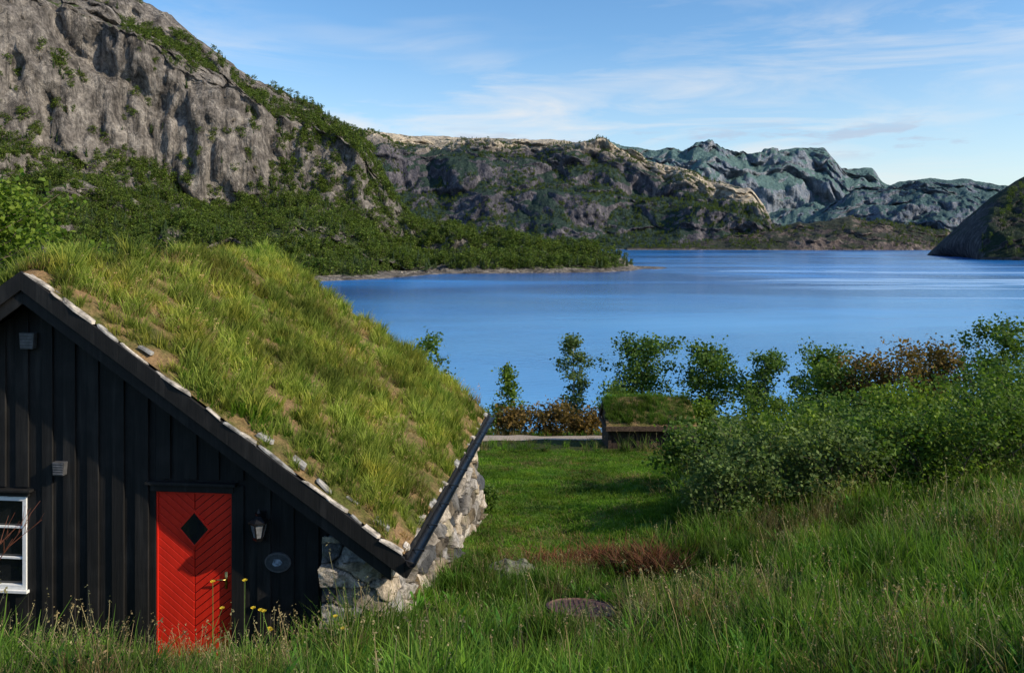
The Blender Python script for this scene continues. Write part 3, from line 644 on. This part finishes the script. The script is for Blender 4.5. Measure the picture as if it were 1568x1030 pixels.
m,t,o,co=newmat('turf_soil'); n1=t.noise(co,2.2,6,.65); n2=t.noise(co,22,5,.7)
col=t.mix(t.ramp(n1,[(.4,0),(.6,1)]),(.09,.10,.025),(.28,.18,.09)); col=t.mix(1,col,t.ramp(n2,[(.3,.4),(.65,1.2)]),'MULTIPLY')
fin(t,o,col,.95,n2,.8,.04,0,.1); m_turf=m
def turf_h(s,t):
    e1=np.minimum(np.minimum(t-(T0+.0),T1-t),HW-np.abs(s-SR))
    return .02+(.10+.05*sn(s,t,2.2,3)+.03*sn(s,t,6,1))*sstep(0,.28,e1)
ss=np.linspace(SR-HW+.01,SR+HW-.01,150); tt=np.linspace(T0+.03,T1-.03,110)
Sg,Tg=np.meshgrid(ss,tt); Zb=ZR-K*np.sqrt((Sg-SR)**2+.06)+.1; Zb=np.minimum(Zb,ZR-K*np.abs(Sg-SR)+.0); Zg=Zb+turf_h(Sg,Tg)
idx=np.arange(Sg.size).reshape(Sg.shape)
F=np.stack([idx[:-1,:-1],idx[:-1,1:],idx[1:,1:],idx[1:,:-1]],-1).reshape(-1,4)
mesh_obj('turf_layer',np.stack([Sg,Tg,Zg],-1).reshape(-1,3),F,[m_turf],parent=house,smooth=True)
n=6600; s_=SR-1.0+(HW+.97)*RNG.random(n); t_=T0+.07+(T1-T0-.11)*RNG.random(n)
cl=.6*sn(s_,t_,2.3,7)+.8*sn(s_,t_,6.1,2); k=(cl+RNG.normal(size=n)*.18>-.26); s_,t_,cl=s_[k],t_[k],cl[k]; n=len(s_)
P=np.stack([s_,t_,ZR-K*np.abs(s_-SR)+turf_h(s_,t_)-.02],1)
R=RNG.normal(size=(n,3))*.13; R[:,1]+=.12*np.sign(s_-SR)
sc=np.clip(.70+.55*cl+.12*RNG.normal(size=n),.3,1.4)
edge=np.minimum(t_-T0,HW-np.abs(s_-SR)); sc*=np.where(edge<.25,.7,1)
q=.7*sn(s_,t_,1.5,2)-.7*cl+RNG.normal(size=n)*.35
I=np.where(q>.33,5+RNG.integers(0,2,n),RNG.integers(0,5,n)); I=np.where(q<-.7,7,I)
scatter('roof_grass',P,R,np.stack([sc,sc,sc],1),lr,I,house)
mb=MB(); q=.05
rr=random.Random(5)
def slabpiece(mb,s0,t0,z0,L,W,Hh,ang,m):
    n=8; vs=[]; ca,sa=cos(ang),sin(ang); out=[]
    for i in range(n):
        a=2*pi*(i+rr.uniform(-.25,.25))/n; k=rr.uniform(.7,1.15)
        px_=max(-1,min(1,1.35*cos(a)))*k; py_=max(-1,min(1,1.35*sin(a)))*k; out.append((L/2*px_,W/2*py_))
    til=rr.uniform(-.12,.12)
    for zz in (-Hh/2,Hh/2):
        for (a,b) in out:
            k=1 if zz<0 else .9
            vs.append((s0+a*k*ca+zz*sa,t0+b*k,z0-a*k*sa+zz*ca+til*b+rr.uniform(0,.006)))
    mb.add(vs,[tuple(range(n))[::-1],tuple(range(n,2*n))]+[(i,(i+1)%n,(i+1)%n+n,i+n) for i in range(n)],m)
while q<HW-.05:
    L_=.12+.40*rr.random()**1.3; s0=SR+q+L_/2
    if rr.random()<.82:
        slabpiece(mb,s0,T0+.02+rr.uniform(-.015,.02),ztop(s0)+.008+.01*rr.random(),L_*1.2,.07+.04*rr.random(),.010+.018*rr.random(),math.atan(K)+rr.uniform(-.08,.08),0 if rr.random()<.8 else 1)
        if rr.random()<.25: slabpiece(mb,s0+rr.uniform(-.1,.1),T0+.10,ztop(s0)+.04,L_*.6,.1,.03,math.atan(K)+rr.uniform(-.2,.2),1)
    q+=L_*(.75+.35*rr.random())
tt=T0+.1
while tt<T1-.1:
    L_=rr.uniform(.1,.4)
    if rr.random()<.6: slabpiece(mb,SR+HW-.03+rr.uniform(-.03,.02),tt+L_/2,ztop(SR+HW)+.035+rr.uniform(-.01,.02),.09,L_,.02+.015*rr.random(),.5,0 if rr.random()<.4 else 1)
    tt+=L_
for (sq,tq,L_) in ((.95,-.2,.26),(1.35,-.2,.22),(1.95,-.15,.2),(2.3,-.18,.24)):
    slabpiece(mb,sq,tq,ztop(sq)+.085,L_,L_*.6,.035,.55,1)
mb.obj('bark_and_edge_stones',[m_barkw,m_slate],house,.003)

m,t,o,co=newmat('rubble_stone')
sc=t.n('ShaderNodeAttribute',attribute_name='stone').outputs['Color']; n1=t.noise(co,7,8,.7); n2=t.noise(co,38,5,.7)
col=t.mix(1,sc,t.ramp(n1,[(.36,.35),(.6,1.2)]),'MULTIPLY'); col=t.mix(t.ramp(n2,[(.5,0),(.68,.6)]),col,(.05,.05,.045))
col=t.mix(t.ramp(t.noise(co,2.3,5),[(.58,0),(.72,.55)]),col,(.1,.11,.03))
fin(t,o,col,.9,t.math('ADD',n1,t.math('MULTIPLY',n2,.5)),.9,.04,0,.2); m_stone=m
def vor(U,Wv,seed):
    rng=np.random.default_rng(seed); J=rng.random((80,80,2))*.8+.1; Cc=rng.random((80,80,6))
    iu=np.floor(U).astype(int);iv=np.floor(Wv).astype(int); f1=np.full(U.shape,9.);f2=np.full(U.shape,9.);id1=np.zeros(U.shape+(6,)); du=np.zeros(U.shape);dv=np.zeros(U.shape)
    for a in (-1,0,1):
        for b in (-1,0,1):
            A=(iu+a)%80;B_=(iv+b)%80; x=iu+a+J[A,B_,0];y=iv+b+J[A,B_,1]; d=np.maximum(np.abs(U-x),np.abs(Wv-y))*.8+np.hypot(U-x,Wv-y)*.25
            c=d<f1; f2=np.where(c,f1,np.minimum(f2,d)); f1=np.where(c,d,f1); id1=np.where(c[...,None],Cc[A,B_],id1); du=np.where(c,U-x,du); dv=np.where(c,Wv-y,dv)
    return f1,f2,id1,du,dv
q=np.r_[np.arange(0,.72,.013),np.arange(.72,7.5,.024)]; zz=np.arange(-1.6,1.64,.015)
Q,Zw=np.meshgrid(q,zz); f1,f2,idc,du,dv=vor(Q*2.4+20.35+.12*sn(Q,Zw,4),Zw*4.6+30+.14*sn(Q,Zw,5,3),4)
hh=.08*sstep(.0,.08,f2-f1)+(idc[...,0]-.5)*.10*sstep(.02,.08,f2-f1)+(idc[...,1]-.5)*.22*du+(idc[...,2]-.5)*.22*dv+.012*sn(Q,Zw,14,2)+.009*sn(Q,Zw,37,5)
bat=.28*np.clip((1.6-Zw)/1.8,0,1.2)
cs=2.22; fl=.62
bs=np.where(Q<fl,cs-fl+Q,cs); bt=np.where(Q<fl,-.12,-.12+(Q-fl))
ang=sstep(fl-.06,fl+.06,Q)*pi/2; nx=np.sin(ang);ny=-np.cos(ang)
Vx=bs+nx*(hh+bat); Vy=bt+ny*hh
Vx=np.where(Q<fl,Vx+bat*(Q/fl)*(1-nx),Vx)
idx=np.arange(Q.size).reshape(Q.shape); F=np.stack([idx[:-1,:-1],idx[:-1,1:],idx[1:,1:],idx[1:,:-1]],-1).reshape(-1,4)
so=mesh_obj('stone_wall',np.stack([Vx,Vy,Zw],-1).reshape(-1,3),F,[m_stone],parent=house,smooth=True)
base=np.array([.27,.245,.215]); c3=base*(.3+1.6*idc[...,3:4]**1.4)+np.array([.08,.04,-.01])*(idc[...,4:5]-.3)*1.6
c3=np.clip(c3,.03,.7)*(.08+.92*sstep(.01,.06,f2-f1))[...,None]
at=so.data.attributes.new('stone','FLOAT_COLOR','POINT'); at.data.foreach_set('color',np.concatenate([c3,np.ones(c3.shape[:2]+(1,))],-1).reshape(-1).astype(np.float32))
mb=MB(); mb.box(1.62,2.1,-.1,.9,1.50,1.60); mb.box(1.55,2.18,.901,6.6,1.40,1.46); mb.box(1.57,1.618,-.1,.1,-.3,1.60); mb.obj('wall_cap',[m_slate],house,.02)
# ---------------------------------------------------------------- turf shed
hut=bpy.data.objects.new('turf_roof_shed',None); link(hut); gz=float(ground_z(4.6,26.8)); hut.location=(4.62,27.4,gz)
ez=-1.12-gz; rz=-.42-gz
m_shed=simple('shed_dark_wood',(.045,.03,.022),.8,var=.5,scale=14)
mb=MB(); s=-1.42
while s<1.4: mb.box(s,s+.14,-.9,-.86,-.5,ez-.02); mb.box(s,s+.14,.86,.9,-.5,ez-.02); s+=.15
for y0 in np.arange(-.86,.84,.15):
    for x0 in (-1.42,1.39): mb.box(x0,x0+.03,y0,y0+.14,-.5,ez+(rz-ez)*(1-abs(y0+.07)/1.0)*.8)
mb.box(-1.38,1.38,-.84,-.82,-.5,ez-.03)
for x0 in (-1.43,-.5,.45,1.33): mb.box(x0,x0+.1,-.96,-.905,-.5,ez-.13)
mb.obj('shed_walls',[m_shed],hut,.003)
mb=MB()
for sg in (-1,1):
    A=[(-1.5,sg*1.12,ez-.12),(1.5,sg*1.12,ez-.12),(1.5,0,rz-.12),(-1.5,0,rz-.12),(-1.5,sg*1.12,ez),(1.5,sg*1.12,ez),(1.5,0,rz),(-1.5,0,rz)]
    if sg>0: A=[A[i] for i in (1,0,3,2,5,4,7,6)]
    mb.hexa(A)
mb.box(-1.53,1.53,-1.17,-1.125,ez-.12,ez+.03); mb.box(-1.55,-1.505,-1.1,1.1,ez-.1,ez+.0)
mb.obj('shed_roof',[simple('weathered_plank',(.07,.045,.03),.9,var=.5)],hut)
xs_=np.linspace(-1.5,1.5,40); ys_=np.linspace(-1.12,1.12,30); X2,Y2=np.meshgrid(xs_,ys_); Z2=rz+(ez-rz)*np.abs(Y2)/1.12+.03+.08*sstep(0,.3,np.minimum(1.12-np.abs(Y2),1.5-np.abs(X2)))+.03*sn(X2,Y2,3)
idx=np.arange(X2.size).reshape(X2.shape); F=np.stack([idx[:-1,:-1],idx[:-1,1:],idx[1:,1:],idx[1:,:-1]],-1).reshape(-1,4)
mesh_obj('shed_turf',np.stack([X2,Y2,Z2],-1).reshape(-1,3),F,[m_turf],parent=hut,smooth=True)
n=1100; x=-1.46+2.92*RNG.random(n); y=-1.08+2.16*RNG.random(n); P=np.stack([x,y,rz+(ez-rz)*np.abs(y)/1.12+.06],1); R=RNG.normal(size=(n,3))*.12
scatter('shed_grass',P,R,np.repeat((.4+.35*RNG.random(n)+.15*sn(x,y,3,1))[:,None],3,1),lmw,RNG.choice([0,2,3,7,8],n),hut)

# ---------------------------------------------------------------- foreground items
gz=float(ground_z(MHX,MHY)); mb=MB(); n=32
ring=lambda r,z:[(.0+r*cos(2*pi*i/n),r*sin(2*pi*i/n),z) for i in range(n)]
vs=ring(.44,-.2)+ring(.44,.04)+ring(.41,.05)+ring(.40,.035)+ring(.37,.035)
fs=[(a*n+i,a*n+(i+1)%n,(a+1)*n+(i+1)%n,(a+1)*n+i) for a in range(4) for i in range(n)]+[tuple(range(4*n,5*n))]
mb.add(vs,fs)
for i in range(-5,6):
    w=math.sqrt(.34**2-(i*.06)**2)*.98
    for k in range(-5,6):
        if abs(k*.065)<w-.03: mb.box(k*.065-.022,k*.065+.022,i*.06-.02,i*.06+.02,.0355,.048)
ml=mb.obj('manhole_cover',[simple('rusted_iron',(.10,.05,.04),.75,var=.5,scale=25)]); ml.location=(MHX,MHY,gz+.03); ml.rotation_euler=(-.20,.05,0)
def boulder(loc,sx,sy,sz,seed,name='boulder'):
    import bmesh
    bm=bmesh.new(); bmesh.ops.create_icosphere(bm,subdivisions=4,radius=1)
    for v in bm.verts:
        p=v.co.copy(); q=mn.fractal(p*1.1+Vector((seed,0,0)),.8,2.1,5)*.35; p*=1+q; v.co=Vector((p.x*sx,p.y*sy,p.z*sz))
    me=bpy.data.meshes.new(name); bm.to_mesh(me); bm.free(); me.materials.append(m_boul)
    o=link(bpy.data.objects.new(name,me)); o.location=(loc[0],loc[1],float(ground_z(*loc))+sz*.4); return o
m_boul=simple('lichen_rock',(.13,.125,.09),.9,var=.6,scale=7,bd=.03)
boulder((-.08,11.2),.30,.24,.18,1); boulder((.14,11.4),.18,.16,.16,4); boulder((6.3,28.0),.5,.4,.35,7); boulder((7.4,28.2),.6,.4,.35,9)
m_yel=simple('yellow_petal',(.75,.55,.02),.5,var=.1); m_stem=simple('stem',(.09,.15,.03),.6)
rr=random.Random(9)
for (fx,fy,ft) in ((-2.85,7.6,1.75),(-2.6,7.7,1.72),(-2.4,7.6,1.48),(-1.72,7.6,1.42),(-2.47,7.75,1.4)):
    mb=MB(); g0=float(ground_z(fx,fy)); h=ft-g0; dx=.05*rr.uniform(-1,1)
    mb.tube([(0,0,0),(dx,0,h*.5),(dx*1.5,0,h)],[.005,.004,.003],5,0)
    mb.tube([(dx,0,h*.5),(dx+.08,.02,h*.72)],[.003,.002],4,0)
    for (cx_,cy_,cz_) in ((dx*1.5,0,h),(dx+.08,.02,h*.72)):
        for r_,zz_,nn in ((.022,.012,10),(.014,.018,8)):
            for i in range(nn):
                a=2*pi*i/nn; a1=a+.3; mb.add([(cx_,cy_,cz_-.004),(cx_+r_*cos(a),cy_+r_*sin(a),cz_+zz_),(cx_+r_*1.15*cos((a+a1)/2),cy_+r_*1.15*sin((a+a1)/2),cz_+zz_+.006),(cx_+r_*cos(a1),cy_+r_*sin(a1),cz_+zz_)],[(0,1,2,3)],1)
    for i in range(4):
        a=rr.random()*6; z=h*(.1+.5*rr.random()); mb.add([(dx*z/h,0,z),(dx+.05*cos(a)-.01,.05*sin(a),z+.04),(dx+.12*cos(a),.12*sin(a),z+.05),(dx+.05*cos(a)+.01,.05*sin(a)+.012,z+.03)],[(0,1,2,3)],0)
    o=mb.obj('yellow_wildflower',[m_stem,m_yel]); o.location=(fx,fy,g0)
mb=MB(); rr=random.Random(2)
def br(p,d,L_,r_,k):
    q=p+d*L_; mb.tube([p,(p+q)/2+Vector((rr.uniform(-1,1),rr.uniform(-1,1),0))*.02,q],[r_,r_*.8,r_*.55],5,0,False)
    if k:
        for _ in range(3): br(p+d*L_*rr.uniform(.5,1),(d+Vector((rr.uniform(-.7,.7),rr.uniform(-.7,.7),rr.uniform(-.1,.4)))).normalized(),L_*.62,r_*.6,k-1)
br(Vector((0,0,-.1)),Vector((.12,0,1)).normalized(),1.15,.012,3)
o=mb.obj('bare_twig_shrub',[simple('red_twig',(.18,.06,.03),.8)]); o.location=(-5.5,8.1,float(ground_z(-5.5,8.1)))

# ---------------------------------------------------------------- world, sun, camera
sd=Vector((.80,-.31,.52)).normalized(); el=math.asin(sd.z); az=math.atan2(sd.x,sd.y)
w=bpy.data.worlds.new('World'); scene.world=w; w.use_nodes=True; w.node_tree.nodes.clear(); t=NT(w.node_tree)
sky=t.n('ShaderNodeTexSky',sky_type='NISHITA',sun_disc=False,sun_elevation=el,sun_rotation=az,altitude=300,air_density=1.0,dust_density=.8,ozone_density=1.8)
tc=t.n('ShaderNodeTexCoord').outputs['Generated']
c1=t.noise(t.mapping(tc,(2.2,2.2,15),(.03,.05,0)),1.5,8,.6,.6); c2=t.noise(t.mapping(tc,(1,1,5)),2.4,3,.5)
sz=t.n('ShaderNodeSeparateXYZ',{0:tc}).outputs[2]
low=t.ramp(sz,[(.0,.6),(.12,1),(.2,.6),(.34,.2)])
cf=t.math('MULTIPLY',t.math('MULTIPLY',t.ramp(c1,[(.45,0),(.66,1)]),t.ramp(c2,[(.38,0),(.58,1)])),low)
pf=t.math('MULTIPLY',t.ramp(t.noise(t.mapping(tc,(6,6,30)),1.7,6,.58),[(.53,0),(.61,1)]),t.ramp(sz,[(.09,0),(.108,1),(.125,1),(.145,0)]))
hz=t.ramp(sz,[(.0,.5),(.12,.25),(.24,0)])
hs=t.n('ShaderNodeHueSaturation',{'Saturation':1.25,'Value':1.36,'Color':sky.outputs[0]}).outputs[0]
hs=t.mix(hz,hs,(4.5,5.4,6.3))
col=t.mix(t.math('MULTIPLY',cf,.9),hs,(6.4,6.3,6.2))
col=t.mix(t.math('MULTIPLY',pf,.5),col,(3.6,3.8,4.8))
bg=t.n('ShaderNodeBackground',{0:col,1:.14}); ow=t.n('ShaderNodeOutputWorld'); w.node_tree.links.new(bg.outputs[0],ow.inputs[0])
sl_=bpy.data.lights.new('sun','SUN'); sl_.energy=4.9; sl_.angle=radians(.5); sl_.color=(1,.88,.70)
so_=link(bpy.data.objects.new('sun',sl_)); so_.rotation_euler=(-sd).to_track_quat('-Z','Y').to_euler()
cam=bpy.data.cameras.new('camera'); cam.lens=28.0; cam.sensor_width=36; cam.shift_y=-.0925; cam.clip_end=60000; cam.clip_start=.05
co_=link(bpy.data.objects.new('camera',cam)); co_.location=(0,0,5); co_.rotation_euler=(radians(90),0,0); scene.camera=co_
scene.view_settings.view_transform='Standard'; scene.view_settings.look='None'; scene.view_settings.exposure=0
print('done')
